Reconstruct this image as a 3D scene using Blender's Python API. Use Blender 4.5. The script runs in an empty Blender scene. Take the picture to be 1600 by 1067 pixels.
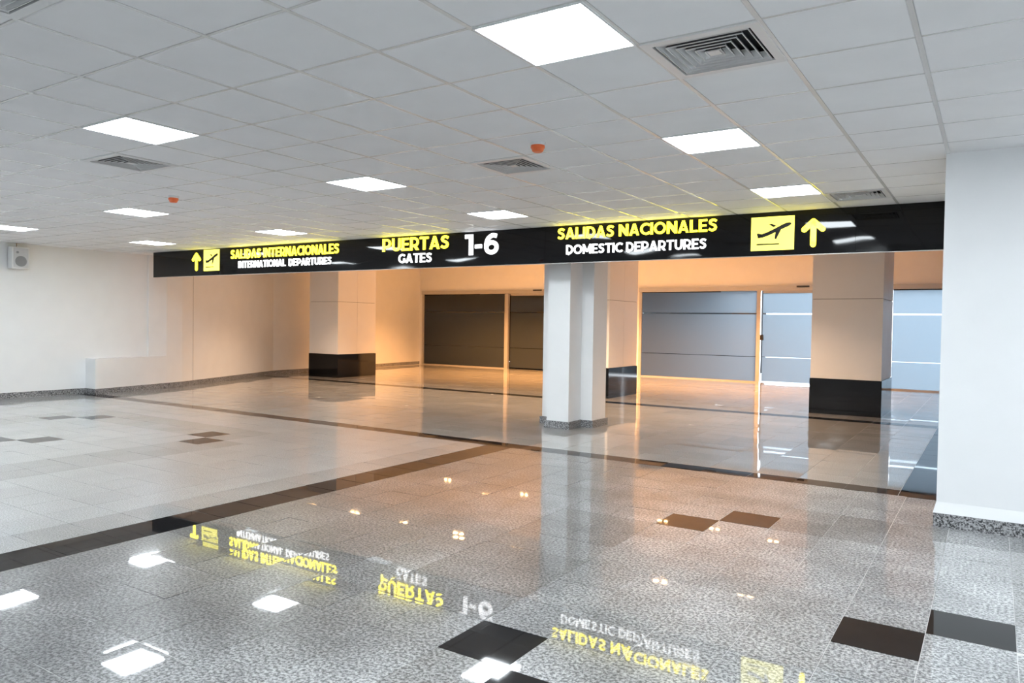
import bpy, bmesh, math, random
from mathutils import Vector, Matrix
random.seed(7)
S = bpy.context.scene
COL = S.collection

# ------------------------------------------------------------------ camera
CAM_POS = Vector((0.3426, -1.6932, 1.5861))
YAW, PITCH, ROLL, FPX = -0.5762, -0.0238, 0.0149, 1158.64
cy, sy, cp, sp = math.cos(YAW), math.sin(YAW), math.cos(PITCH), math.sin(PITCH)
fw = Vector((sy * cp, cy * cp, sp))
r0 = Vector((cy, -sy, 0))
u0 = r0.cross(fw)
rt = math.cos(ROLL) * r0 + math.sin(ROLL) * u0
up = -math.sin(ROLL) * r0 + math.cos(ROLL) * u0
cam = bpy.data.objects.new('camera', bpy.data.cameras.new('camera'))
COL.objects.link(cam)
cam.matrix_world = Matrix(((rt.x, up.x, -fw.x, CAM_POS.x), (rt.y, up.y, -fw.y, CAM_POS.y), (rt.z, up.z, -fw.z, CAM_POS.z), (0, 0, 0, 1)))
cam.data.sensor_width = 36
cam.data.lens = FPX / 1600 * 36
cam.data.clip_start = 0.05
cam.data.clip_end = 200
S.camera = cam

def project(p):
    d = Vector(p) - CAM_POS
    z = d.dot(fw)
    if z < 0.05:
        return None
    return (800 + FPX * d.dot(rt) / z, 533.5 - FPX * d.dot(up) / z)

# ------------------------------------------------------------------ world and exposure
SKY = 9.0            # overcast daylight outside the gate doors
PANEL = 30.0         # hall ceiling panels
WARM = 1000.0         # warm downlights of the gate area, watts each
LETTER_Y, LETTER_W = 4.8, 2.0
w = bpy.data.worlds.new('daylight')
S.world = w
w.use_nodes = True
bg = w.node_tree.nodes['Background']
bg.inputs[0].default_value = (0.84, 0.92, 1.0, 1)
bg.inputs[1].default_value = SKY
S.view_settings.view_transform = 'Standard'
S.view_settings.look = 'None'
S.view_settings.gamma = 1
S.view_settings.use_curve_mapping = False
S.view_settings.exposure = 0.45

# ------------------------------------------------------------------ materials
def new_mat(name):
    m = bpy.data.materials.new(name)
    m.use_nodes = True
    nt = m.node_tree
    return m, nt, nt.nodes['Principled BSDF']

def N(nt, t, **kw):
    n = nt.nodes.new(t)
    for k, v in kw.items():
        setattr(n, k, v)
    return n

def plain(name, col, rough=0.5, metal=0.0, spec=0.5, bump=0.0, bscale=200, var=0.04, vscale=3.0, coat=0.0, coat_r=0.03):
    m, nt, b = new_mat(name)
    geo = N(nt, 'ShaderNodeNewGeometry')
    no = N(nt, 'ShaderNodeTexNoise')
    no.inputs['Scale'].default_value = vscale
    no.inputs['Detail'].default_value = 3
    nt.links.new(geo.outputs['Position'], no.inputs['Vector'])
    rmp = N(nt, 'ShaderNodeValToRGB')
    rmp.color_ramp.elements[0].position = 0.3
    rmp.color_ramp.elements[1].position = 0.7
    rmp.color_ramp.elements[0].color = tuple(c * (1 - var) for c in col) + (1,)
    rmp.color_ramp.elements[1].color = tuple(min(1, c * (1 + var)) for c in col) + (1,)
    nt.links.new(no.outputs['Fac'], rmp.inputs['Fac'])
    nt.links.new(rmp.outputs['Color'], b.inputs['Base Color'])
    b.inputs['Roughness'].default_value = rough
    b.inputs['Metallic'].default_value = metal
    b.inputs['Specular IOR Level'].default_value = spec
    b.inputs['Coat Weight'].default_value = coat
    b.inputs['Coat Roughness'].default_value = coat_r
    if bump:
        n2 = N(nt, 'ShaderNodeTexNoise')
        n2.inputs['Scale'].default_value = bscale
        n2.inputs['Detail'].default_value = 4
        nt.links.new(geo.outputs['Position'], n2.inputs['Vector'])
        bp = N(nt, 'ShaderNodeBump')
        bp.inputs['Strength'].default_value = bump
        bp.inputs['Distance'].default_value = 0.002
        nt.links.new(n2.outputs['Fac'], bp.inputs['Height'])
        nt.links.new(bp.outputs['Normal'], b.inputs['Normal'])
    return m

def granite(name, dark, light, tone=0.16, grain=95.0, coat=1.0, rough=0.3, streak=0.5, coat_r=0.012, dust=0.0, ior=1.44, spec=0.12):
    """polished speckled stone; every slab has its own tone"""
    m, nt, b = new_mat(name)
    geo = N(nt, 'ShaderNodeNewGeometry')
    mp = N(nt, 'ShaderNodeMapping')
    mp.inputs['Scale'].default_value = (1.0, 1.0, 1.0)
    nt.links.new(geo.outputs['Position'], mp.inputs['Vector'])
    n1 = N(nt, 'ShaderNodeTexNoise')
    n1.inputs['Scale'].default_value = grain
    n1.inputs['Detail'].default_value = 3
    n1.inputs['Roughness'].default_value = 0.7
    nt.links.new(mp.outputs['Vector'], n1.inputs['Vector'])
    r1 = N(nt, 'ShaderNodeValToRGB')
    r1.color_ramp.elements[0].position = 0.41
    r1.color_ramp.elements[0].color = dark + (1,)
    r1.color_ramp.elements[1].position = 0.60
    r1.color_ramp.elements[1].color = light + (1,)
    nt.links.new(n1.outputs['Fac'], r1.inputs['Fac'])
    # slab tone
    oi = N(nt, 'ShaderNodeObjectInfo')
    ad = N(nt, 'ShaderNodeMath', operation='ADD')
    nt.links.new(oi.outputs['Random'], ad.inputs[0])
    nt.links.new(geo.outputs['Random Per Island'], ad.inputs[1])
    fr = N(nt, 'ShaderNodeMath', operation='FRACT')
    nt.links.new(ad.outputs[0], fr.inputs[0])
    mr = N(nt, 'ShaderNodeMapRange')
    mr.inputs['To Min'].default_value = 1 - tone
    mr.inputs['To Max'].default_value = 1 + tone
    nt.links.new(fr.outputs[0], mr.inputs['Value'])
    # cloudy dust film
    n2 = N(nt, 'ShaderNodeTexNoise')
    n2.inputs['Scale'].default_value = 1.6
    n2.inputs['Detail'].default_value = 6
    n2.inputs['Roughness'].default_value = 0.65
    nt.links.new(mp.outputs['Vector'], n2.inputs['Vector'])
    mr2 = N(nt, 'ShaderNodeMapRange')
    mr2.inputs['From Min'].default_value = 0.35
    mr2.inputs['From Max'].default_value = 0.7
    mr2.inputs['To Min'].default_value = 1 - 0.12 * streak
    mr2.inputs['To Max'].default_value = 1 + 0.45 * streak
    nt.links.new(n2.outputs['Fac'], mr2.inputs['Value'])
    mu = N(nt, 'ShaderNodeMath', operation='MULTIPLY')
    nt.links.new(mr.outputs[0], mu.inputs[0])
    nt.links.new(mr2.outputs[0], mu.inputs[1])
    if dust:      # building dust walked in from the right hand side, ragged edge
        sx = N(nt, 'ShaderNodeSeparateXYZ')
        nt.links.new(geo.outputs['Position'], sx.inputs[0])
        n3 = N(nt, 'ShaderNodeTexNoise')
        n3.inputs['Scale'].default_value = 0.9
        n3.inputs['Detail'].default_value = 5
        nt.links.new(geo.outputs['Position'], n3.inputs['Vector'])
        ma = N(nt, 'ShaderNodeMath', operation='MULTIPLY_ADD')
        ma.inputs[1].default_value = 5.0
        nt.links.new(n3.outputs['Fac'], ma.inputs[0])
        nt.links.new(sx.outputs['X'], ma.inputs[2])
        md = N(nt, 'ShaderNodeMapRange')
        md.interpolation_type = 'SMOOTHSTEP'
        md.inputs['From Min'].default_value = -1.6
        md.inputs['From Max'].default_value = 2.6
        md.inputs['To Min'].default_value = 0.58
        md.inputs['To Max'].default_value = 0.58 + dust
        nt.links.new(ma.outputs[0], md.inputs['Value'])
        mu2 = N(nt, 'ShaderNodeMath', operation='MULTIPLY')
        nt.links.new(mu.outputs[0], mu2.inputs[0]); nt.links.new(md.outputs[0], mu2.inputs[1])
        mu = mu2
    mx = N(nt, 'ShaderNodeMix', data_type='RGBA', blend_type='MULTIPLY')
    mx.inputs['Factor'].default_value = 1.0
    nt.links.new(r1.outputs['Color'], mx.inputs['A'])
    nt.links.new(mu.outputs[0], mx.inputs['B'])
    nt.links.new(mx.outputs['Result'], b.inputs['Base Color'])
    b.inputs['Roughness'].default_value = rough
    b.inputs['Specular IOR Level'].default_value = spec
    b.inputs['Coat Weight'].default_value = coat
    b.inputs['Coat IOR'].default_value = ior
    mr3 = N(nt, 'ShaderNodeMapRange')
    mr3.inputs['From Min'].default_value = 0.4
    mr3.inputs['From Max'].default_value = 0.75
    mr3.inputs['To Min'].default_value = coat_r
    mr3.inputs['To Max'].default_value = coat_r + 0.04
    nt.links.new(n2.outputs['Fac'], mr3.inputs['Value'])
    nt.links.new(mr3.outputs[0], b.inputs['Coat Roughness'])
    return m

def emit(name, col, strength, base=(0.8, 0.8, 0.8)):
    m, nt, b = new_mat(name)
    b.inputs['Base Color'].default_value = base + (1,)
    b.inputs['Roughness'].default_value = 0.3
    b.inputs['Emission Color'].default_value = col + (1,)
    b.inputs['Emission Strength'].default_value = strength
    return m

M = {}
M['paint'] = plain('white wall paint', (0.83, 0.84, 0.85), 0.45, bump=0.04, bscale=60, var=0.015)
M['ceil_tile'] = plain('mineral fibre ceiling tile', (0.86, 0.86, 0.865), 0.85, spec=0.2, bump=0.25, bscale=260, var=0.02)
M['bar'] = plain('enamelled ceiling bar', (0.74, 0.735, 0.72), 0.24, spec=0.6, var=0.02)
M['slab'] = plain('plenum slab', (0.25, 0.25, 0.26), 0.9)
M['plaster'] = plain('smooth plasterboard', (0.78, 0.77, 0.76), 0.7)
M['grout'] = plain('pale cement grout', (0.62, 0.615, 0.61), 0.8)
M['g_light'] = granite('pale grey granite', (0.22, 0.225, 0.23), (0.45, 0.455, 0.465), tone=0.05, streak=0.25)
M['g_mid'] = granite('mid grey granite', (0.16, 0.16, 0.163), (0.36, 0.36, 0.365), tone=0.06, streak=0.3)
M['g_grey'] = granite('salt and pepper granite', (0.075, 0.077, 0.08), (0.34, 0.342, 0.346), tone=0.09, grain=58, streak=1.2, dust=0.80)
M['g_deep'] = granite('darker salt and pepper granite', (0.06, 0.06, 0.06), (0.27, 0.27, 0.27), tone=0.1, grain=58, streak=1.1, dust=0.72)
M['g_gate'] = granite('warm grey granite', (0.17, 0.17, 0.17), (0.42, 0.42, 0.418), tone=0.10, streak=0.4)
M['g_black'] = granite('black polished granite', (0.007, 0.007, 0.008), (0.013, 0.013, 0.014), tone=0.2, streak=0.6, ior=1.27, spec=0.0)
M['g_skirt'] = granite('coarse granite skirting', (0.04, 0.04, 0.042), (0.42, 0.42, 0.43), tone=0.08, grain=70, coat=0.3, rough=0.35, streak=0.2)
M['clad'] = plain('beige aluminium cladding', (0.80, 0.785, 0.77), 0.38, spec=0.5, var=0.01)
M['clad_gap'] = plain('dark cladding joint', (0.05, 0.045, 0.04), 0.8)
M['plinth'] = plain('black polished plinth', (0.004, 0.004, 0.005), 0.06, spec=0.25, var=0.05)
M['alu'] = plain('satin aluminium', (0.55, 0.54, 0.53), 0.35, metal=0.6, var=0.02)
M['white_plastic'] = plain('white plastic', (0.78, 0.79, 0.80), 0.4, var=0.01)
M['grille'] = plain('speaker mesh', (0.42, 0.43, 0.46), 0.6, bump=0.6, bscale=900, var=0.03)
M['cone'] = plain('speaker cone behind mesh', (0.28, 0.29, 0.31), 0.6, var=0.03)
M['dark'] = plain('dark void', (0.02, 0.02, 0.022), 0.9)
M['vent'] = plain('white enamel vent blade', (0.74, 0.74, 0.74), 0.35, var=0.01)
M['blade_shade'] = plain('shade coloured blade back', (0.07, 0.07, 0.075), 0.6)  # shade between the blades, put into the colour of their upper faces
M['orange'] = plain('orange dust cap', (0.85, 0.16, 0.04), 0.35, spec=0.5, var=0.05)
M['copper'] = plain('brown wire', (0.30, 0.14, 0.07), 0.5)
M['black_plastic'] = plain('black plastic', (0.012, 0.012, 0.012), 0.35)
M['panel_light'] = emit('light panel diffuser', (0.88, 0.955, 1.0), PANEL)
M['yellow'] = emit('lit yellow acrylic', (1.0, 0.86, 0.026), LETTER_Y, (0.75, 0.62, 0.06))
M['picto'] = emit('lit pale yellow acrylic', (1.0, 0.92, 0.12), 1.5, (0.75, 0.66, 0.10))
M['white_lit'] = emit('lit white acrylic', (0.97, 0.98, 1.0), LETTER_W)
M['warm_lens'] = emit('warm lamp lens', (1.0, 0.55, 0.22), 60.0)
M['asphalt'] = plain('pale concrete apron', (0.32, 0.33, 0.34), 0.9)
M['shade_passage'] = plain('charcoal added shade passage', (0.035, 0.036, 0.04), 0.8)  # for the added passage, dark so little light returns through the glass

# black gloss composite sheet, slightly buckled
m, nt, b = new_mat('black gloss composite sheet')
b.inputs['Base Color'].default_value = (0.004, 0.004, 0.005, 1)
b.inputs['Roughness'].default_value = 0.045
b.inputs['Specular IOR Level'].default_value = 0.30
geo = N(nt, 'ShaderNodeNewGeometry')
mp = N(nt, 'ShaderNodeMapping')
mp.inputs['Scale'].default_value = (1.0, 1.0, 1.5)
nt.links.new(geo.outputs['Position'], mp.inputs['Vector'])
no = N(nt, 'ShaderNodeTexNoise')
no.inputs['Scale'].default_value = 1.3
no.inputs['Detail'].default_value = 0.6
nt.links.new(mp.outputs['Vector'], no.inputs['Vector'])
bp = N(nt, 'ShaderNodeBump')
bp.inputs['Strength'].default_value = 1.0
bp.inputs['Distance'].default_value = 0.0075
nt.links.new(no.outputs['Fac'], bp.inputs['Height'])
nt.links.new(bp.outputs['Normal'], b.inputs['Normal'])
M['acm'] = m

def frosted(name, tint, trans, rough=0.12):
    m, nt, b = new_mat(name)
    nt.nodes.remove(b)
    out = nt.nodes['Material Output']
    tr = N(nt, 'ShaderNodeBsdfTranslucent')
    tr.inputs['Color'].default_value = tuple(c * trans for c in tint) + (1,)
    di = N(nt, 'ShaderNodeBsdfDiffuse')
    di.inputs['Color'].default_value = tuple(c * 0.02 for c in tint) + (1,)
    add = N(nt, 'ShaderNodeAddShader')
    nt.links.new(tr.outputs[0], add.inputs[0])
    nt.links.new(di.outputs[0], add.inputs[1])
    gl = N(nt, 'ShaderNodeBsdfGlossy')
    gl.inputs['Roughness'].default_value = rough
    fr = N(nt, 'ShaderNodeFresnel')
    fr.inputs['IOR'].default_value = 1.3
    mx = N(nt, 'ShaderNodeMixShader')
    nt.links.new(fr.outputs[0], mx.inputs[0])
    nt.links.new(add.outputs[0], mx.inputs[1])
    nt.links.new(gl.outputs[0], mx.inputs[2])
    nt.links.new(mx.outputs[0], out.inputs[0])
    return m
M['frost'] = frosted('frosted glass film', (0.82, 0.92, 1.0), 0.42)
m, nt, b = new_mat('clear glass strip')
nt.nodes.remove(b)
gl = N(nt, 'ShaderNodeBsdfGlossy'); gl.inputs['Roughness'].default_value = 0.02
tp = N(nt, 'ShaderNodeBsdfTransparent'); tp.inputs['Color'].default_value = (0.55, 0.6, 0.63, 1)
fr = N(nt, 'ShaderNodeFresnel'); fr.inputs['IOR'].default_value = 2.0
mx = N(nt, 'ShaderNodeMixShader')
nt.links.new(fr.outputs[0], mx.inputs[0]); nt.links.new(tp.outputs[0], mx.inputs[1]); nt.links.new(gl.outputs[0], mx.inputs[2])
nt.links.new(mx.outputs[0], nt.nodes['Material Output'].inputs[0])
M['clear'] = m

# ------------------------------------------------------------------ mesh helpers
class MB:
    def __init__(self):
        self.v, self.f, self.mi = [], [], []
    def face(self, pts, mi=0):
        n = len(self.v)
        self.v += [tuple(p) for p in pts]
        self.f.append(tuple(range(n, n + len(pts))))
        self.mi.append(mi)
    def hexa(self, c, mi=0, skip=()):
        """c = 8 corners, bottom 4 counter-clockwise then top 4"""
        n = len(self.v)
        self.v += [tuple(p) for p in c]
        for k, q in enumerate([(3, 2, 1, 0), (4, 5, 6, 7), (0, 1, 5, 4), (1, 2, 6, 5), (2, 3, 7, 6), (3, 0, 4, 7)]):
            if k in skip:
                continue
            self.f.append(tuple(n + i for i in q))
            self.mi.append(mi)
    def box(self, x0, x1, y0, y1, z0, z1, mi=0, skip=()):
        self.hexa([(x0, y0, z0), (x1, y0, z0), (x1, y1, z0), (x0, y1, z0), (x0, y0, z1), (x1, y0, z1), (x1, y1, z1), (x0, y1, z1)], mi, skip)
    def prism(self, poly, z0, z1, mi=0):
        """poly = counter-clockwise plan outline"""
        n = len(self.v); k = len(poly)
        self.v += [(x, y, z0) for x, y in poly] + [(x, y, z1) for x, y in poly]
        self.f.append(tuple(n + i for i in reversed(range(k)))); self.mi.append(mi)
        self.f.append(tuple(n + k + i for i in range(k))); self.mi.append(mi)
        for i in range(k):
            j = (i + 1) % k
            self.f.append((n + i, n + j, n + k + j, n + k + i)); self.mi.append(mi)
    def lathe(self, prof, seg=24, c=(0, 0, 0), axis='z'):
        n = len(self.v); k = len(prof)
        for s in range(seg):
            a = 2 * math.pi * s / seg
            for r, z in prof:
                p = (r * math.cos(a), r * math.sin(a), z)
                if axis == 'x':
                    p = (p[2], p[0], p[1])
                self.v.append((p[0] + c[0], p[1] + c[1], p[2] + c[2]))
        for s in range(seg):
            t = (s + 1) % seg
            for i in range(k - 1):
                self.f.append((n + s * k + i, n + t * k + i, n + t * k + i + 1, n + s * k + i + 1)); self.mi.append(0)
    def tube(self, pts, r, seg=8):
        n = len(self.v)
        for i, p in enumerate(pts):
            p = Vector(p)
            a = Vector(pts[max(0, i - 1)]); c = Vector(pts[min(len(pts) - 1, i + 1)])
            d = (c - a).normalized()
            e1 = d.orthogonal().normalized(); e2 = d.cross(e1)
            for s in range(seg):
                t = 2 * math.pi * s / seg
                self.v.append(tuple(p + r * (math.cos(t) * e1 + math.sin(t) * e2)))
        for i in range(len(pts) - 1):
            for s in range(seg):
                t = (s + 1) % seg
                self.f.append((n + i * seg + s, n + i * seg + t, n + (i + 1) * seg + t, n + (i + 1) * seg + s)); self.mi.append(0)
    def mesh(self, name, mats):
        me = bpy.data.meshes.new(name)
        me.from_pydata(self.v, [], self.f)
        for mm in (mats if isinstance(mats, (list, tuple)) else [mats]):
            me.materials.append(mm)
        me.polygons.foreach_set('material_index', self.mi)
        me.update()
        return me

def link(name, data, parent=None, loc=None, rot=None, kind=None, smooth=False, bevel=0.0):
    o = bpy.data.objects.new(name, data)
    COL.objects.link(o)
    if parent is not None:
        o.parent = parent
    if loc is not None:
        o.location = loc
    if rot is not None:
        o.rotation_euler = rot
    if kind:
        o['kind'] = kind
    if smooth and data:
        for p in data.polygons:
            p.use_smooth = True
    if bevel:
        bm = bmesh.new(); bm.from_mesh(data)
        bmesh.ops.bevel(bm, geom=bm.edges[:], offset=bevel, segments=2, affect='EDGES', profile=0.6)
        bm.to_mesh(data); bm.free()
    return o

def tag(o, label, cat, group=None):
    o['label'] = label
    o['category'] = cat
    if group:
        o['group'] = group
    return o

def empty(name, loc=(0, 0, 0), rz=0.0):
    o = bpy.data.objects.new(name, None)
    o.empty_display_size = 0.1
    COL.objects.link(o)
    o.location = loc
    o.rotation_euler = (0, 0, rz)
    return o

def copy_tree(o, parent=None):
    c = o.copy()
    COL.objects.link(c)
    if parent is not None:
        c.parent = parent
    for ch in list(o.children):
        copy_tree(ch, c)
    return c

def screen_area(corners):
    ps = [project(c) for c in corners]
    if any(p is None for p in ps):
        return 0.0
    cx = sum(p[0] for p in ps) / len(ps); cyy = sum(p[1] for p in ps) / len(ps)
    if not (-20 < cx < 1620 and -20 < cyy < 1090):
        return 0.0
    a = 0
    for i in range(len(ps)):
        x0, y0 = ps[i]; x1, y1 = ps[(i + 1) % len(ps)]
        a += x0 * y1 - x1 * y0
    return abs(a) / 2

H = 3.0
GH = 3.65   # higher ceiling over the gate side
# plan of the gate side wall: splayed out from the hall wall
WL = -15.57                                   # hall side wall plane
P0 = (-15.18, 6.48)                           # front corner of the low boxed ledge
SPL = Vector((-0.215, 0.977)).normalized()    # direction of the ledge front
def spl(t):
    return (P0[0] + SPL.x * t, P0[1] + SPL.y * t)
LE = spl(2.28)                                # far end of the ledge
P1 = (-17.35, 12.7)
P2 = (-18.0, 20.15)
GY = 20.05                                    # plane of the gate doors

# ------------------------------------------------------------------ floor
mb = MB()
mb.box(-19.5, 8.0, -7.0, GY + 0.3, -0.20, -0.0022)
floor = link('floor', mb.mesh('floor', M['grout']), kind='structure')

tiles = []   # (x0, x1, y0, y1, material key)
def frange_down(a, step, n):
    return [a - step * k for k in range(n + 1)]
sR = 0.397
xr = [0.0813 + sR * i for i in range(-5, 16)]
xmid = [-4.79 + (-1.9037 + 4.79) / 7 * k for k in range(8)]
xcols_right = xmid[:-1] + xr
yr = [1.1344 + sR * j for j in range(-20, 13)] + [6.24]
black_right = {(-1, 3), (0, 4), (-5, 7), (-4, 8), (-5, 0), (-4, -1), (3, -3), (4, -2)}
for a in range(len(xcols_right) - 1):
    x0, x1 = xcols_right[a], xcols_right[a + 1]
    i = round((x0 - 0.0813) / sR) if x0 > -1.95 else -5 - (7 - a)
    for c in range(len(yr) - 1):
        y0, y1 = yr[c], yr[c + 1]
        j = c - 20
        if x0 > 0.4 and y0 > 5.4:
            continue
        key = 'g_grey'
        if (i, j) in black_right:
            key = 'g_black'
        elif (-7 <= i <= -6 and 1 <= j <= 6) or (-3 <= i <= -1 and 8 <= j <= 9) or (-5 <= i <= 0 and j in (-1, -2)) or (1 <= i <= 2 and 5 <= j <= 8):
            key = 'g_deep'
        tiles.append((x0, x1, y0, y1, key))
sL = 0.414
yl = [4.39 + sR * k for k in range(-28, 5)] + [6.24]
black_left = {(8, 0), (7, -1), (11, -4), (12, -5), (16, -1), (15, 0)}
for a in range(25):
    x1 = -5.18 - sL * a
    x0 = x1 - sL
    for c in range(len(yl) - 1):
        y0, y1 = yl[c], yl[c + 1]
        j = c - 28
        key = 'g_light'
        if (a, j) in black_left:
            key = 'g_black'
        elif a == 0 or (a in (6, 7) and j <= -1) or (j in (0, 1) and 7 <= a <= 17) or (a in (16, 17) and j <= -1):
            key = 'g_mid'
        tiles.append((x0, x1, y0, y1, key))
for c in range(len(yl) - 1):
    tiles.append((-5.18, -4.79, yl[c], yl[c + 1], 'g_black'))
# gate side
sG = 0.48
xg = [-0.39 - sG * k for k in range(37)]
for k in range(len(xg) - 1):
    tiles.append((xg[k + 1], xg[k], 6.24, 6.52, 'g_black'))
    tiles.append((xg[k + 1], xg[k], 12.05, 12.38, 'g_black'))
yg = [6.52 + (12.05 - 6.52) / 13 * k for k in range(14)]
yg2 = [12.38 + (GY + 0.2 - 12.38) / 17 * k for k in range(18)]
for k in range(len(xg) - 1):
    for q in range(13):
        tiles.append((xg[k + 1], xg[k], yg[q], yg[q + 1], 'g_gate'))
    for q in range(17):
        tiles.append((xg[k + 1], xg[k], yg2[q], yg2[q + 1], 'g_gate'))
yd = [6.24] + yg[1:]
for q in range(len(yd) - 1):
    tiles.append((-0.39, 0.02, yd[q], yd[q + 1], 'g_black'))
tiles.append((-0.39, 0.02, 12.05, 12.38, 'g_black'))
for q in range(17):
    tiles.append((-0.39, 0.02, yg2[q], yg2[q + 1], 'g_gate'))
for q in range(17):
    for k in range(5):
        tiles.append((0.02 + sG * k, 0.02 + sG * (k + 1), yg2[q], yg2[q + 1], 'g_gate'))

G = 0.0017   # half joint
ranked = sorted(range(len(tiles)), key=lambda n: -screen_area([(tiles[n][0], tiles[n][2], 0), (tiles[n][1], tiles[n][2], 0), (tiles[n][1], tiles[n][3], 0), (tiles[n][0], tiles[n][3], 0)]))
single = set(ranked[:300])
tile_mesh = {}
stuff = MB()
keys = ['g_light', 'g_mid', 'g_grey', 'g_deep', 'g_gate', 'g_black']
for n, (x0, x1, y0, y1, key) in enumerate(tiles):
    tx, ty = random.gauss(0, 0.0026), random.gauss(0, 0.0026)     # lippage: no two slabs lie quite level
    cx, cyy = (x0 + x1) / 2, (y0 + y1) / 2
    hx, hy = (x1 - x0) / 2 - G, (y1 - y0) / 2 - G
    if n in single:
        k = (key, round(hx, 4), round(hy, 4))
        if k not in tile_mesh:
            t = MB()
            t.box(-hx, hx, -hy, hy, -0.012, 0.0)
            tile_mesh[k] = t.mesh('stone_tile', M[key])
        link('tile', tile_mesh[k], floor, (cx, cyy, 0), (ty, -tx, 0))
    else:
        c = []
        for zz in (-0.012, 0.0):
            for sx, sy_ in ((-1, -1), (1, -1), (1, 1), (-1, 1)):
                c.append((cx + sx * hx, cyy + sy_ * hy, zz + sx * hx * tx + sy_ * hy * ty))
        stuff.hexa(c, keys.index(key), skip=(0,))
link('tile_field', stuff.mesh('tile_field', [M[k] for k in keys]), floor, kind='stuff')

# ------------------------------------------------------------------ ceiling of the hall: lay-in tiles on exposed bars
XL, XR, YB, YF = -16.2, 7.8, -7.2, 7.8
mb = MB()
mb.box(XL, XR + 0.3, YB, YF, H + 0.10, H + 0.2)
ceiling = link('ceiling', mb.mesh('ceiling', M['slab']), kind='structure')
LX = [-1.8, -5.4, -9.6, -13.2, 1.8, 5.4]
LY = [1.2, 3.6, 6.0, -1.2, -3.6, -6.0]
light_cells = [(x, y) for x in LX for y in LY if not (x > 0 and y > 4.0)]
vent_cells = [(-1.2, 1.8), (-3.6, 3.6), (-6.6, 1.8), (-3.6, -0.6), (-1.2, 6.6)]
skip = {(round(x / 0.6), round(y / 0.6)) for x, y in light_cells + vent_cells}
cells = []
for i in range(round(XL / 0.6), round(XR / 0.6)):
    for j in range(round(YB / 0.6), round(YF / 0.6)):
        if (i, j) in skip:
            continue
        x0, y0 = i * 0.6, j * 0.6
        if x0 > -0.1 and y0 > 5.3:
            continue
        cells.append((x0, y0))
ranked = sorted(range(len(cells)), key=lambda n: -screen_area([(cells[n][0] + a * 0.6, cells[n][1] + b_ * 0.6, H) for a, b_ in ((0, 0), (1, 0), (1, 1), (0, 1))]))
single = set(ranked[:300])
def ceil_tile_geo(t, ox, oy, tx=0, ty=0):
    a, bb = 0.2925, 0.284
    c = [(-bb, -bb, 0.0), (bb, -bb, 0.0), (bb, bb, 0.0), (-bb, bb, 0.0), (-a, -a, 0.007), (a, -a, 0.007), (a, a, 0.007), (-a, a, 0.007)]
    t.hexa([(ox + p[0], oy + p[1], p[2] + p[0] * tx + p[1] * ty + H - 0.0005) for p in c], 0)
    d = [(-a, -a, 0.007), (a, -a, 0.007), (a, a, 0.007), (-a, a, 0.007), (-a, -a, 0.016), (a, -a, 0.016), (a, a, 0.016), (-a, a, 0.016)]
    t.hexa([(ox + p[0], oy + p[1], p[2] + H) for p in d], 0, skip=(0,))
t = MB(); ceil_tile_geo(t, 0, 0)
for k, p in enumerate(t.v):
    t.v[k] = (p[0], p[1], p[2] - H)
ct_mesh = t.mesh('ceiling_tile', M['ceil_tile'])
stuff = MB()
for n, (x0, y0) in enumerate(cells):
    if n in single:
        link('ceiling_tile', ct_mesh, ceiling, (x0 + 0.3, y0 + 0.3, H + random.uniform(0, 0.0015)), (random.gauss(0, 0.0012), random.gauss(0, 0.0012), 0))
    else:
        ceil_tile_geo(stuff, x0 + 0.3, y0 + 0.3)
link('ceiling_tile_field', stuff.mesh('ceiling_tile_field', M['ceil_tile']), ceiling, kind='stuff')
for i in range(round(XL / 0.6), round(XR / 0.6) + 1):       # main bars, running away from the camera
    mb = MB(); mb.box(-0.012, 0.012, YB, YF, 0, 0.004); mb.box(-0.002, 0.002, YB, YF, 0.004, 0.05)
    link('grid_bar', mb.mesh('grid_bar', M['bar']), ceiling, (i * 0.6, 0, H - 0.001))
for j in range(round(YB / 0.6), round(YF / 0.6) + 1):
    mb = MB(); mb.box(XL, XR, -0.008, 0.008, 0, 0.004); mb.box(XL, XR, -0.002, 0.002, 0.004, 0.05)
    link('grid_bar', mb.mesh('grid_bar', M['bar']), ceiling, (0, j * 0.6, H + 0.0005))
# plasterboard ceiling over the gate side
mb = MB(); mb.box(-19.0, 3.0, 11.9, GY + 0.3, GH, GH + 0.2)
mb.box(-19.0, 3.0, YF, 12.0, H, GH + 0.2)
link('ceiling', mb.mesh('ceiling', M['plaster']), kind='structure')

# ------------------------------------------------------------------ walls
def wall(name, poly, z0=0.0, z1=H + 0.1, mat='paint'):
    mb = MB(); mb.prism(poly, z0, z1)
    return link(name, mb.mesh(name, M[mat]), kind='structure')

q0 = (WL, spl(1.814)[1])
wall_left = wall('wall_left', [(WL - 0.4, -7.0), (WL, -7.0), q0, (WL - 0.4, q0[1])])
wall_splay = wall('wall_splay', [(WL - 0.4, q0[1]), q0, LE, P1, P2, (P2[0] - 0.4, P2[1]), (P1[0] - 0.4, P1[1]), (LE[0] - 0.6, LE[1] + 0.4)], z1=GH + 0.1)
mb = MB(); mb.box(WL - 0.01, WL + 0.025, 7.80, 8.04, 0.735, H)
link('trim_1', mb.mesh('trim_1', M['paint']), kind='structure')
# vertical cladding joint on the splayed wall
wd = (Vector(P1) - Vector(LE)).normalized()
def wl(t, o):
    return (LE[0] + wd.x * t + wd.y * o, LE[1] + wd.y * t - wd.x * o)
mb = MB(); mb.prism([wl(0.42, 0.002), wl(0.428, 0.002), wl(0.428, -0.01), wl(0.42, -0.01)], 0.1, H)
link('joint', mb.mesh('joint', M['clad_gap']), wall_splay)
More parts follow.
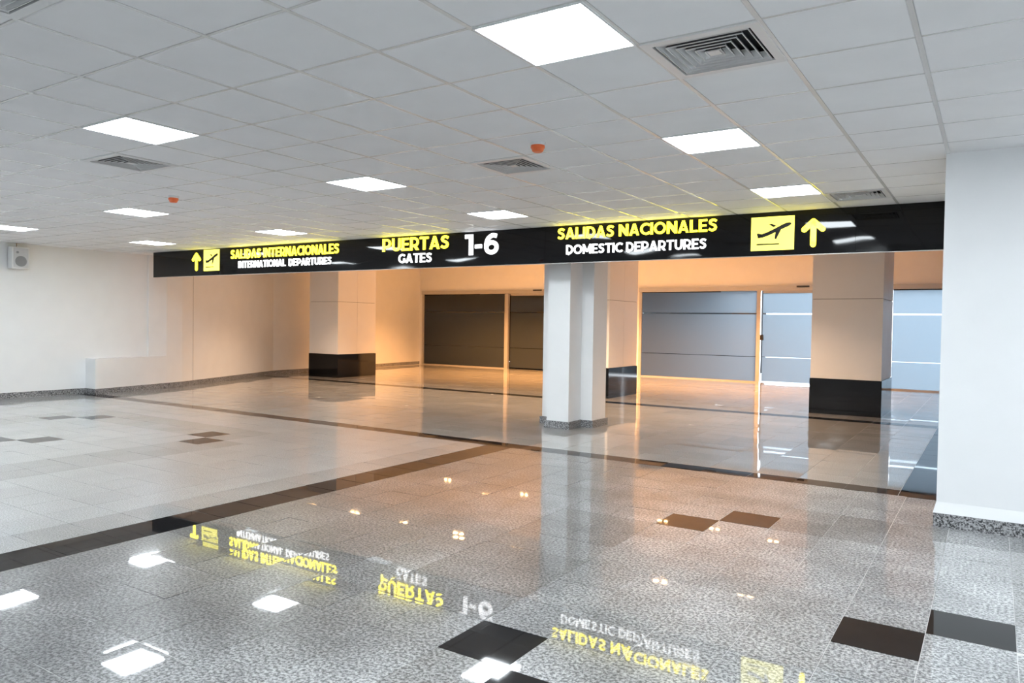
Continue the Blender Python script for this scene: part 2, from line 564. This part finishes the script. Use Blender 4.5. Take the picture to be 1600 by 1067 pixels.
# block on the right that the banner runs behind
BX, BY = -0.015, 5.2
wall_right = wall('wall_right', [(BX, BY), (7.9, BY), (7.9, 7.4), (0.5, 7.4), (0.5, 12.2), (BX, 12.2)], z1=GH + 0.1)
mb = MB()   # plaster flares out where it meets the skirting
F_ = 0.022
mb.hexa([(BX - F_, BY - F_, 0.112), (7.9, BY - F_, 0.112), (7.9, BY, 0.112), (BX - F_, BY, 0.112), (BX - 0.001, BY - 0.001, 0.20), (7.9, BY - 0.001, 0.20), (7.9, BY, 0.20), (BX - 0.001, BY, 0.20)])
link('plaster_flare', mb.mesh('plaster_flare', M['paint']), wall_right)
wall('wall_near', [(WL - 0.4, -7.2), (8.0, -7.2), (8.0, -7.0), (WL - 0.4, -7.0)])
wall('wall_side', [(7.9, -7.0), (8.1, -7.0), (8.1, 5.3), (7.9, 5.3)])
wall('wall_gate', [(2.6, 7.4), (2.9, 7.4), (2.9, GY + 0.2), (2.6, GY + 0.2)], z1=GH + 0.1)

# back wall with the gate openings (x ranges are real openings)
DZ = 2.77
D1 = (-17.86, -10.45)
D2 = (-9.03, 2.4)
mb = MB()
mb.box(-19.0, D1[0], GY, GY + 0.18, 0, GH + 0.1)
mb.box(D1[1], D2[0], GY, GY + 0.18, 0, GH + 0.1)
mb.box(D2[1], 3.0, GY, GY + 0.18, 0, GH + 0.1)
mb.box(D1[0], D1[1], GY, GY + 0.18, DZ, GH + 0.1)
mb.box(D2[0], D2[1], GY, GY + 0.18, DZ, GH + 0.1)
link('wall_back', mb.mesh('wall_back', M['paint']), kind='structure')

# ------------------------------------------------------------------ granite skirting, laid in lengths
def baseboard(name, pts, h=0.112, th=0.02, step=0.6):
    """pts run with the room on their right hand side"""
    root = None
    segs = []
    for (ax, ay), (bx, by) in zip(pts[:-1], pts[1:]):
        L = math.hypot(bx - ax, by - ay)
        dx, dy = (bx - ax) / L, (by - ay) / L
        nx, ny = dy, -dx
        n = max(1, round(L / step))
        for k in range(n):
            a, b_ = L * k / n + 0.001, L * (k + 1) / n - 0.001
            segs.append((ax + dx * a, ay + dy * a, ax + dx * b_, ay + dy * b_, nx, ny))
    root = empty(name)
    root['kind'] = 'structure'
    for (x0, y0, x1, y1, nx, ny) in segs:
        m_ = MB()
        m_.prism([(x0, y0), (x0 + nx * th, y0 + ny * th), (x1 + nx * th, y1 + ny * th), (x1, y1)], 0.0, h)
        link('skirting_stone', m_.mesh('skirting_stone', M['g_skirt']), root)
    return root

baseboard('baseboard_left', [(WL, -6.9), (WL, 6.44), (P0[0] + 0.02, 6.44)])
baseboard('baseboard_splay', [(P0[0], 6.44), LE, P1, (P2[0], GY)])
baseboard('baseboard_right', [(BX - 0.02, BY), (7.9, BY)])

# low boxed ledge against the left wall
mb = MB()
mb.prism([(WL + 0.002, 6.44), (P0[0], 6.44), (P0[0], 6.48), (WL + 0.002, q0[1] - 0.01)], 0.0, 0.735)
ledge = link('boxed_ledge', mb.mesh('boxed_ledge', M['paint']))
tag(ledge, 'low white boxed-in ledge along the foot of the left wall', 'ledge')

# ------------------------------------------------------------------ black sign banner with lit letters
BANG = math.atan(0.015)
sign = empty('sign_banner', (0, 7.70, 2.47), BANG)
tag(sign, 'long black overhead departures sign with lit yellow and white lettering', 'sign')
BZ = 2.47
def bpanel(x0, x1):
    m_ = MB()
    n = max(4, int((x1 - x0) / 0.25))
    m_.box(x0 + 0.0012, x1 - 0.0012, 0.0, 0.05, 0.0, H - BZ - 0.001)
    o = link('panel', m_.mesh('panel', M['acm']), sign)
    return o
for x0, x1 in ((-14.83, -8.925), (-8.925, -5.16), (-5.16, -1.03), (-1.03, 0.45)):
    bpanel(x0, x1)
mb = MB(); mb.box(-14.82, 0.44, 0.051, 0.075, 0.0, H - BZ - 0.001)
link('backing', mb.mesh('backing', M['black_plastic']), sign)
mb = MB(); mb.box(-14.83, 0.45, 0.0, 0.05, -0.006, 0.0)
link('bottom_trim', mb.mesh('bottom_trim', M['alu']), sign)

# --- stroke built capital letters (cap height 1)
WT = 0.185
def arc(cx, cy_, rx, ry, a0, a1, n=14):
    return [(cx + rx * math.cos(math.radians(a0 + (a1 - a0) * k / n)), cy_ + ry * math.sin(math.radians(a0 + (a1 - a0) * k / n))) for k in range(n + 1)]
def stroke(pts, w_=WT, caps=False):
    """mitred strip as quads"""
    out = []
    n = len(pts); L, R_ = [], []
    for i in range(n):
        p = Vector(pts[i])
        d0 = (p - Vector(pts[i - 1])).normalized() if i > 0 else None
        d1 = (Vector(pts[i + 1]) - p).normalized() if i < n - 1 else None
        if d0 is None: d0 = d1
        if d1 is None: d1 = d0
        t = (d0 + d1).normalized()
        nrm = Vector((-t.y, t.x))
        k = 1 / max(0.5, nrm.dot(Vector((-d1.y, d1.x))))
        L.append(p + nrm * w_ / 2 * k); R_.append(p - nrm * w_ / 2 * k)
    for i in range(n - 1):
        out.append([R_[i], R_[i + 1], L[i + 1], L[i]])
    if caps:
        for p in (pts[0], pts[-1]):
            out.append([Vector(q) for q in arc(p[0], p[1], w_ / 2, w_ / 2, 0, 360, 20)[:-1]])
    return [[(q[0], q[1]) for q in poly] for poly in out]
def rect(x0, y0, x1, y1):
    return [[(x0, y0), (x1, y0), (x1, y1), (x0, y1)]]
def smooth(pts, n=5):
    P = [pts[0]] + pts + [pts[-1]]
    out = []
    for i in range(1, len(P) - 2):
        for k in range(n):
            t = k / n
            out.append(tuple(0.5 * (2 * P[i][a] + (P[i + 1][a] - P[i - 1][a]) * t + (2 * P[i - 1][a] - 5 * P[i][a] + 4 * P[i + 1][a] - P[i + 2][a]) * t * t + (3 * P[i][a] - P[i - 1][a] - 3 * P[i + 1][a] + P[i + 2][a]) * t ** 3) for a in (0, 1)))
    out.append(pts[-1])
    return out
h_ = WT / 2
def glyph(c):
    if c == 'A':
        return 0.88, [[(0, 0), (0.205, 0), (0.535, 1), (0.345, 1)], [(0.675, 0), (0.88, 0), (0.535, 1), (0.345, 1)]] + rect(0.2, 0.19, 0.68, 0.34)
    if c == 'S':
        return 0.70, stroke(smooth([(0.63, 0.80), (0.50, 0.885), (0.35, 0.90), (0.19, 0.85), (0.13, 0.72), (0.20, 0.61), (0.36, 0.53), (0.51, 0.45), (0.57, 0.30), (0.50, 0.16), (0.34, 0.10), (0.19, 0.12), (0.05, 0.20)]))
    if c == 'L':
        return 0.64, rect(0, 0, 0.205, 1) + rect(0, 0, 0.64, 0.17)
    if c == 'I':
        return 0.205, rect(0, 0, 0.205, 1)
    if c == 'D':
        return 0.84, rect(0, 0, 0.205, 1) + stroke([(0.1, h_)] + [(0.34, h_)] + arc(0.34, 0.5, 0.5 - h_ - 0.005, 0.5 - h_, -90, 90, 16) + [(0.1, 1 - h_)])
    if c == 'N':
        return 0.85, rect(0, 0, 0.20, 1) + rect(0.65, 0, 0.85, 1) + [[(0, 1), (0, 0.75), (0.65, 0), (0.85, 0), (0.85, 0.25), (0.20, 1)]]
    if c == 'T':
        return 0.76, rect(0, 0.83, 0.76, 1) + rect(0.278, 0, 0.482, 0.9)
    if c == 'E':
        return 0.67, rect(0, 0, 0.205, 1) + rect(0, 0, 0.67, 0.165) + rect(0, 0.835, 0.66, 1) + rect(0, 0.42, 0.60, 0.58)
    if c in 'RP':
        g = rect(0, 0, 0.205, 1) + stroke([(0.1, 1 - h_ + 0.01), (0.40, 1 - h_ + 0.01)] + arc(0.42, 0.625, 0.27, 0.275, 88, -88, 12) + [(0.40, 0.345), (0.1, 0.345)], 0.172)
        if c == 'R':
            g += [[(0.30, 0.36), (0.54, 0.36), (0.80, 0), (0.54, 0)]]
        return 0.79, g
    if c == 'C':
        return 0.80, stroke(arc(0.53, 0.5, 0.53 - h_, 0.5 - h_, 48, 312, 26))
    if c == 'O':
        return 1.02, stroke(arc(0.51, 0.5, 0.51 - h_, 0.5 - h_, 0, 360, 36))
    if c == 'U':
        return 0.82, stroke([(0.11, 1), (0.11, 0.42)] + arc(0.41, 0.40, 0.30, 0.40 - h_, 180, 360, 16) + [(0.71, 0.42), (0.71, 1)], 0.195)
    if c == 'G':
        return 0.88, stroke(arc(0.53, 0.5, 0.53 - h_, 0.5 - h_, 48, 335, 28)) + rect(0.66, 0.10, 0.87, 0.52)
    if c == 'M':
        return 1.02, rect(0, 0, 0.21, 1) + rect(0.81, 0, 1.02, 1) + [[(0, 1), (0, 0.68), (0.41, 0.18), (0.61, 0.18), (0.19, 1)], [(1.02, 1), (0.83, 1), (0.41, 0.18), (0.61, 0.18), (1.02, 0.68)]]
    if c == '1':
        return 0.46, rect(0.23, 0, 0.46, 1) + rect(0, 0.81, 0.40, 1)
    if c == '-':
        return 0.40, rect(0.0, 0.32, 0.38, 0.50)
    if c == '6':
        return 0.78, stroke(arc(0.40, 0.335, 0.285, 0.235, 0, 360, 28), 0.2) + stroke(smooth([(0.68, 0.86), (0.52, 0.90), (0.38, 0.875), (0.20, 0.74), (0.115, 0.52), (0.115, 0.33)]), 0.2)
    return 0.3, []

def extrude(polys, sx, sz, ox=0.0, th=0.014):
    m_ = MB()
    for poly in polys:
        a = sum(poly[i][0] * poly[(i + 1) % len(poly)][1] - poly[(i + 1) % len(poly)][0] * poly[i][1] for i in range(len(poly)))
        if a < 0:
            poly = poly[::-1]
        n = len(m_.v); k = len(poly)
        m_.v += [((x - ox) * sx, -th, y * sz) for x, y in poly] + [((x - ox) * sx, 0, y * sz) for x, y in poly]
        m_.f.append(tuple(n + i for i in range(k))); m_.mi.append(0)
        for i in range(k):
            j = (i + 1) % k
            m_.f.append((n + j, n + i, n + k + i, n + k + j)); m_.mi.append(0)
    return m_

def text_line(txt, x0, x1, z0, z1, mat, gap=0.11, space=0.36):
    W_ = 0; pos = []
    for ch in txt:
        if ch == ' ':
            W_ += space
            continue
        gw, g = glyph(ch)
        pos.append((ch, W_, g)); W_ += gw + gap
    W_ -= gap
    sx, sz = (x1 - x0) / W_, z1 - z0
    cache = {}
    for ch, px, g in pos:
        if ch not in cache:
            cache[ch] = extrude(g, sx, sz).mesh('letter', M[mat])
        name = 'digit' if ch in '16' else 'hyphen' if ch == '-' else 'letter'
        link(name, cache[ch], sign, (x0 + px * sx, -0.001, z0 - BZ))

text_line('SALIDAS INTERNACIONALES', -12.24, -9.31, 2.775, 2.948, 'yellow')
text_line('INTERNATIONAL DEPARTURES', -12.01, -9.49, 2.592, 2.722, 'white_lit', space=0.6)
text_line('PUERTAS', -8.29, -6.905, 2.762, 2.970, 'yellow')
text_line('GATES', -7.94, -7.245, 2.558, 2.708, 'white_lit')
text_line('1-6', -6.59, -5.97, 2.637, 2.957, 'white_lit', gap=0.12)
text_line('SALIDAS NACIONALES', -4.95, -2.645, 2.806, 2.965, 'yellow')
text_line('DOMESTIC DEPARTURES', -4.81, -2.78, 2.588, 2.720, 'white_lit')

def arrow(x0, x1, z0, z1):
    W_, Hh = x1 - x0, z1 - z0
    a = W_ / 0.55
    th = 0.235 * W_
    c = W_ / 2
    polys = stroke([(c, th / 2), (c, Hh - th * 0.75)], th, True) + stroke([(th / 2, Hh * 0.60), (c, Hh - th * 0.72)], th, True) + stroke([(W_ - th / 2, Hh * 0.60), (c, Hh - th * 0.72)], th, True)
    link('arrow', extrude(polys, 1, 1).mesh('arrow', M['yellow']), sign, (x0, -0.001, z0 - BZ))
arrow(-13.465, -13.195, 2.572, 2.95)
arrow(-1.625, -1.357, 2.553, 2.905)

def plane_picto(x0, x1, z0, z1):
    m_ = MB(); m_.box(0, x1 - x0, -0.012, 0, 0, z1 - z0)
    p = link('pictogram_plate', m_.mesh('pictogram_plate', M['picto']), sign, (x0, -0.001, z0 - BZ))
    W_, Hh = x1 - x0, z1 - z0
    def uv(pts):
        return [((x - 68) / 337 * W_, (412 - 0.045 * (x - 68) - y) / 266 * Hh) for x, y in pts]
    fus = [(120, 312), (165, 304), (215, 285), (300, 243), (368, 212), (382, 200), (384, 192), (375, 185), (352, 186), (318, 200), (255, 234), (195, 263), (165, 273), (138, 286)]
    fin = [(114, 275), (128, 272), (165, 281), (150, 303), (122, 304)]
    wing_up = [(208, 199), (232, 195), (268, 212), (243, 222)]
    wing_dn = [(262, 258), (306, 238), (268, 319), (255, 313)]
    o = link('airplane_symbol', extrude([uv(q) for q in (fus, fin, wing_up, wing_dn)], 1, 1, th=0.004).mesh('airplane_symbol', M['black_plastic']), p, (0, -0.012, 0))
    link('runway_line', extrude([uv([(114, 367), (293, 359), (293, 349), (114, 356)])], 1, 1, th=0.004).mesh('runway_line', M['black_plastic']), p, (0, -0.012, 0))
plane_picto(-13.087, -12.598, 2.560, 2.982)
plane_picto(-2.217, -1.708, 2.534, 2.944)

# ------------------------------------------------------------------ white cross shaped column
col = empty('column', (-5.25, 8.6, 0))
tag(col, 'white stepped column standing under the middle of the black sign', 'column')
ax0, ax1, ay0, ay1 = -5.41, -5.03, 8.17, 8.56
bx0, bx1, by1 = -5.72, -4.83, 9.03
def cross(o):
    return [(ax0 - o, ay0 - o), (ax1 + o, ay0 - o), (ax1 + o, ay1 - o), (bx1 + o, ay1 - o), (bx1 + o, by1 + o), (bx0 - o, by1 + o), (bx0 - o, ay1 - o), (ax0 - o, ay1 - o)]
mb = MB(); mb.prism([(x + 5.25, y - 8.6) for x, y in cross(0)], 0.0, H)
link('shaft', mb.mesh('shaft', M['paint']), col)
cr = cross(0); co = cross(0.03)
for k in range(8):
    a, b_ = cr[k], cr[(k + 1) % 8]; c_, d_ = co[(k + 1) % 8], co[k]
    mb = MB(); mb.prism([(p[0] + 5.25, p[1] - 8.6) for p in (d_, c_, b_, a)], 0.0, 0.112)
    link('skirting_stone', mb.mesh('skirting_stone', M['g_skirt']), col)

# ------------------------------------------------------------------ clad pillars with black plinths
def pillar(x0, x1, y0, y1, label):
    p = empty('clad_pillar', ((x0 + x1) / 2, (y0 + y1) / 2, 0))
    tag(p, label, 'pillar', 'clad pillars before the gate doors')
    hx, hy = (x1 - x0) / 2, (y1 - y0) / 2
    PZ, JZ = 0.655, 2.13
    m_ = MB(); m_.box(-hx + 0.02, hx - 0.02, -hy + 0.02, hy - 0.02, 0, GH)
    link('core', m_.mesh('core', M['clad_gap']), p)
    g = 0.004
    def pan(name, mat, a, z0, z1, o=0.0):
        m2 = MB(); m2.box(*a, z0, z1)
        link(name, m2.mesh(name, M[mat]), p)
    for z0, z1, nm, mt, o in ((0, PZ, 'plinth_panel', 'plinth', 0.012), (PZ + g, JZ, 'cladding_panel', 'clad', 0), (JZ + 0.008, GH, 'cladding_panel', 'clad', 0)):
        pan(nm, mt, (-hx - o, hx + o, -hy - o, -hy + 0.02), z0, z1)
        pan(nm, mt, (-hx - o, hx + o, hy - 0.02, hy + o), z0, z1)
        for sx in (-1, 1):
            a, b_ = sorted((sx * (hx + o), sx * (hx - 0.02)))
            pan(nm, mt, (a, b_, -hy + 0.0205, -g), z0, z1)
            pan(nm, mt, (a, b_, g, hy - 0.0205), z0, z1)
    return p
pillar(-16.20, -15.05, 13.05, 14.55, 'clad pillar with black plinth beside the left splayed wall')
pillar(-7.82, -6.63, 12.88, 14.38, 'clad pillar with black plinth partly hidden behind the white column')
pillar(-2.53, -1.33, 13.03, 14.53, 'clad pillar with black plinth nearest the right wall')

# ------------------------------------------------------------------ gate doors
def door_set(name, x0, x1, panes, sensors, label=None):
    d = empty(name, ((x0 + x1) / 2, GY, 0))
    d['kind'] = 'structure'
    cx = (x0 + x1) / 2
    def bx(n, mat, a, b_, y0, y1, z0, z1, parent=d):
        m_ = MB(); m_.box(a - cx, b_ - cx, y0, y1, z0, z1)
        return link(n, m_.mesh(n, M[mat]), parent)
    bx('header', 'alu', x0, x1, -0.06, 0.16, 2.64, DZ)
    for a in (x0, x1 - 0.09):
        bx('jamb', 'alu', a, a + 0.09, -0.02, 0.15, 0, 2.64)
    for s in sensors:
        bx('sensor', 'black_plastic', s, s + 0.33, -0.10, -0.06, 2.72, 2.765)
    for (a, b_, kind) in panes:
        y = 0.03 if kind == 'fixed' else 0.10
        z0, z1 = (0.035, 2.63) if kind == 'fixed' else (0.05, 2.57)
        pane = bx('fixed_pane' if kind == 'fixed' else 'sliding_pane', 'frost', a, b_, y, y + 0.012, z0, 0.733)
        bx('frosted_film', 'frost', a, b_, y, y + 0.012, 0.748, 1.965, pane)
        bx('frosted_film', 'frost', a, b_, y, y + 0.012, 2.005, z1, pane)
        bx('clear_strip', 'clear', a, b_, y + 0.003, y + 0.009, 0.733, 0.748, pane)
        bx('clear_strip', 'clear', a, b_, y + 0.003, y + 0.009, 1.965, 2.005, pane)
        if kind == 'fixed':
            bx('sill', 'alu', a, b_, y - 0.02, y + 0.04, 0.0, 0.035)
            bx('top_gap', 'black_plastic', a, a + (b_ - a) * 0.7, y - 0.012, y + 0.0, 2.612, 2.64)
        else:
            bx('rail', 'alu', a, b_, y - 0.02, y + 0.03, 2.57, 2.64)
    return d, bx
d1, bx1_ = door_set('door_1', D1[0], D1[1], [(-17.77, -14.11, 'fixed'), (-13.93, -12.22, 'slide'), (-12.2, -10.54, 'slide')], [-12.90])
bx1_('mullion', 'alu', -14.11, -13.96, -0.01, 0.10, 0, 2.64)
d2, bx2_ = door_set('door_2', D2[0], D2[1], [(-8.94, -5.40, 'fixed'), (-5.25, -3.66, 'slide'), (-3.62, -2.0, 'slide'), (-1.90, 2.3, 'fixed')], [-4.30])
bx2_('mullion', 'alu', -5.40, -5.29, -0.01, 0.10, 0, 2.64)
bx2_('mullion', 'alu', -2.0, -1.94, -0.01, 0.10, 0, 2.64)
bx2_('lock', 'black_plastic', -5.30, -5.22, 0.03, 0.10, 1.22, 1.38)

# outside the doors: added unseen passage, shaped to keep daylight off the left panes
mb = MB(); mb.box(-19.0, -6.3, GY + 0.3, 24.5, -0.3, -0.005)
link('floor', mb.mesh('floor', M['shade_passage']), kind='structure')  # added dark ground, cuts the warm bounce behind the left panes
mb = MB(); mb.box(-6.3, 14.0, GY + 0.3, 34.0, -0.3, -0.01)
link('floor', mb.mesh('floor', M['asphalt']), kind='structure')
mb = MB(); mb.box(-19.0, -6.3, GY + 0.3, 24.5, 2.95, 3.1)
link('ceiling', mb.mesh('ceiling', M['shade_passage']), kind='structure')  # added roof, shuts the sky off from the left panes
wall('wall_shade_back', [(-19.0, 24.5), (-6.3, 24.5), (-6.3, 24.7), (-19.0, 24.7)], mat='shade_passage')
wall('wall_shade_partition', [(-10.0, GY + 0.25), (-9.7, GY + 0.25), (-9.7, 24.5), (-10.0, 24.5)], mat='shade_passage')
wall('wall_shade_end', [(-19.2, GY + 0.2), (-19.0, GY + 0.2), (-19.0, 24.7), (-19.2, 24.7)], mat='shade_passage')

# ------------------------------------------------------------------ ceiling light panels
mb = MB()
for a in ((-0.297, 0.297, -0.297, -0.285), (-0.297, 0.297, 0.285, 0.297), (-0.297, -0.285, -0.285, 0.285), (0.285, 0.297, -0.285, 0.285)):
    mb.box(*a, -0.006, 0.03)
fr_me = mb.mesh('frame', M['white_plastic'])
mb = MB(); mb.box(-0.285, 0.285, -0.285, 0.285, 0.0, 0.004)
df_me = mb.mesh('diffuser', M['panel_light'])
mb = MB(); mb.box(-0.285, 0.285, -0.285, 0.285, 0.006, 0.03)
bk_me = mb.mesh('housing', M['white_plastic'])
proto = empty('ceiling_light')
for nm, me in (('frame', fr_me), ('diffuser', df_me), ('housing', bk_me)):
    link(nm, me, proto)
lab = {(-1.8, 1.2): 'largest square light panel at the top, beside the big air vent',
       (-5.4, 1.2): 'square light panel at upper left, just above an air vent',
       (-5.4, 3.6): 'square light panel left of the middle air vent and orange detector',
       (-1.8, 3.6): 'square light panel right of the orange smoke detector',
       (-1.8, 6.0): 'square light panel tinted yellow above the right airplane pictogram',
       (-5.4, 6.0): 'square light panel just above the lit numerals 1-6',
       (-9.6, 3.6): 'square light panel below the far orange detector at left',
       (-9.6, 6.0): 'square light panel above the international departures lettering',
       (-13.2, 6.0): 'small far light panel nearest the left end of the sign',
       (-13.2, 3.6): 'light panel cut by the left edge, above the wall speaker'}
for n, (x, y) in enumerate(light_cells):
    o = proto if n == 0 else copy_tree(proto)
    o.location = (x + 0.3, y + 0.3, H)
    tag(o, lab.get((x, y), 'square ceiling light panel outside the picture'), 'ceiling light', 'square ceiling light panels')

# ------------------------------------------------------------------ square air diffusers
def ring(m_, a0, z0, a1, z1, th):
    """sloped four sided blade from half size a0 at z0 to a1 at z1"""
    for k in range(4):
        c, s = math.cos(k * math.pi / 2), math.sin(k * math.pi / 2)
        rot = lambda p: (p[0] * c - p[1] * s, p[0] * s + p[1] * c, p[2])
        q = [(-a0, -a0, z0), (a0, -a0, z0), (a1, -a1, z1), (-a1, -a1, z1)]
        q2 = [(-a0, -a0 - th, z0 + th), (a0, -a0 - th, z0 + th), (a1, -a1 - th, z1 + th), (-a1, -a1 - th, z1 + th)]
        m_.face([rot(p) for p in q[::-1]], 0)
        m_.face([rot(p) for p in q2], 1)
        l = [(-a0, -a0, z0 - 0.001), (a0, -a0, z0 - 0.001), (a0 - 0.004, -a0 + 0.004, z0 - 0.001), (-a0 + 0.004, -a0 + 0.004, z0 - 0.001)]
        l2 = [(p[0], p[1], z0 + 0.006) for p in l]
        m_.hexa([rot(p) for p in l] + [rot(p) for p in l2], 0)
vent = empty('air_vent')
mb = MB()
for a in ((-0.295, 0.295, -0.295, -0.245), (-0.295, 0.295, 0.245, 0.295), (-0.295, -0.245, -0.245, 0.245), (0.245, 0.295, -0.245, 0.245)):
    mb.box(*a, -0.007, 0.004)
link('frame', mb.mesh('frame', M['vent']), vent)
mb = MB(); mb.box(-0.25, 0.25, -0.25, 0.25, 0.075, 0.08)
for a in ((-0.25, 0.25, -0.25, -0.246), (-0.25, 0.25, 0.246, 0.25), (-0.25, -0.246, -0.246, 0.246), (0.246, 0.25, -0.246, 0.246)):
    mb.box(*a, 0.004, 0.075)
link('duct_box', mb.mesh('duct_box', M['dark']), vent)
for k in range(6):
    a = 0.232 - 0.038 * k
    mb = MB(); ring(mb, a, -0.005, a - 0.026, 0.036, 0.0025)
    link('blade', mb.mesh('blade', [M['vent'], M['blade_shade']]), vent)
mb = MB(); mb.box(-0.03, 0.03, -0.03, 0.03, -0.004, 0.0)
link('centre_plate', mb.mesh('centre_plate', M['vent']), vent)
vlab = ['large square air vent at top right beside the biggest light panel', 'square air vent just below the nearer orange smoke detector', 'square air vent at left below a light panel', 'air vent cut off by the top left corner', 'far square air vent right of the yellow tinted light panel']
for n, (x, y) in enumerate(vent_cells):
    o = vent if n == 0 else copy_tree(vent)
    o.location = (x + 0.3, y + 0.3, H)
    tag(o, vlab[n], 'air vent', 'square ceiling air vents')

# ------------------------------------------------------------------ smoke detectors with orange caps
det = empty('smoke_detector')
mb = MB(); mb.lathe([(0.0, 0.0), (0.060, 0.0), (0.062, -0.010), (0.058, -0.026), (0.0, -0.026)], 28)
link('base', mb.mesh('base', M['white_plastic']), det, smooth=False)
mb = MB(); mb.lathe([(0.0, -0.024), (0.055, -0.026), (0.056, -0.044), (0.050, -0.050), (0.042, -0.070), (0.034, -0.076), (0.0, -0.077)], 28)
link('dust_cap', mb.mesh('dust_cap', M['orange']), det)
for n, (p, l) in enumerate((((-2.67, 3.27, H), 'orange capped smoke detector above the middle air vent'), ((-7.62, 3.36, H), 'orange capped smoke detector far left above a light panel'))):
    o = det if n == 0 else copy_tree(det)
    o.location = p
    tag(o, l, 'smoke detector', 'orange capped smoke detectors')

# ------------------------------------------------------------------ wall speaker
spk = empty('wall_speaker', (WL, 5.12, 2.50))
tag(spk, 'white box loudspeaker high on the left wall below the ceiling', 'speaker')
mb = MB(); mb.box(0.04, 0.22, -0.155, 0.155, 0.0, 0.42)
link('cabinet', mb.mesh('cabinet', M['white_plastic']), spk, bevel=0.018)
mb = MB(); mb.box(0.215, 0.226, -0.13, 0.13, 0.025, 0.395)
link('grille', mb.mesh('grille', plain('pale speaker mesh', (0.60, 0.61, 0.64), 0.6, bump=0.5, bscale=900)), spk, bevel=0.004)
mb = MB(); mb.lathe([(0.0, 0.229), (0.098, 0.229), (0.102, 0.226)], 32, (0, 0, 0.145), 'x')
link('woofer', mb.mesh('woofer', M['cone']), spk)
mb = MB(); mb.lathe([(0.0, 0.229), (0.022, 0.229), (0.024, 0.226)], 20, (0, -0.06, 0.315), 'x')
link('tweeter', mb.mesh('tweeter', M['cone']), spk)
mb = MB(); mb.box(-0.01, 0.045, -0.03, 0.03, 0.12, 0.30)
link('bracket', mb.mesh('bracket', M['white_plastic']), spk)
mb = MB(); mb.tube([(0.015, 0.0, 0.30), (0.012, 0.005, 0.40), (0.012, 0.012, 0.46), (0.012, 0.008, 0.505)], 0.006)
link('cable', mb.mesh('cable', M['copper']), spk)

# ------------------------------------------------------------------ warm twin downlights over the gate side
dl = empty('downlight')
mb = MB()
for a in ((-0.17, 0.17, -0.09, -0.075), (-0.17, 0.17, 0.075, 0.09), (-0.17, -0.155, -0.075, 0.075), (0.155, 0.17, -0.075, 0.075)):
    mb.box(*a, -0.012, 0.0)
link('frame', mb.mesh('frame', M['white_plastic']), dl)
for s in (-1, 1):
    mb = MB(); mb.lathe([(0.0, -0.006), (0.045, -0.006), (0.05, -0.001)], 20, (s * 0.08, 0, 0))
    link('lamp', mb.mesh('lamp', M['warm_lens']), dl)
ld = bpy.data.lights.new('lamp_beam', 'SPOT')
ld.energy = WARM; ld.color = (1.0, 0.44, 0.14); ld.spot_size = math.radians(125); ld.spot_blend = 0.7; ld.shadow_soft_size = 0.06
ld2 = ld.copy(); ld2.energy = WARM * 0.25; ld2.color = (1.0, 0.66, 0.40)
beam = bpy.data.objects.new('lamp_beam', ld); COL.objects.link(beam); beam.parent = dl; beam.location = (0, 0, -0.03)
n = 0
rows = ((11.1, H, tuple(-3.14 - 1.54 * k for k in range(8)), ld2, 'warm white twin downlight in the low soffit behind the sign'),
        (17.5, GH, tuple(-4.2 - 1.48 * k for k in range(8)), ld, 'orange twin downlight in the high ceiling before the gate doors'))
for y, z, xs, light, label in rows:
    for x in xs:
        o = dl if n == 0 else copy_tree(dl)
        o.location = (x, y, z)
        for ch in o.children:
            if ch.type == 'LIGHT':
                ch.data = light
        tag(o, label, 'downlight', 'warm downlights over the gates')
        n += 1
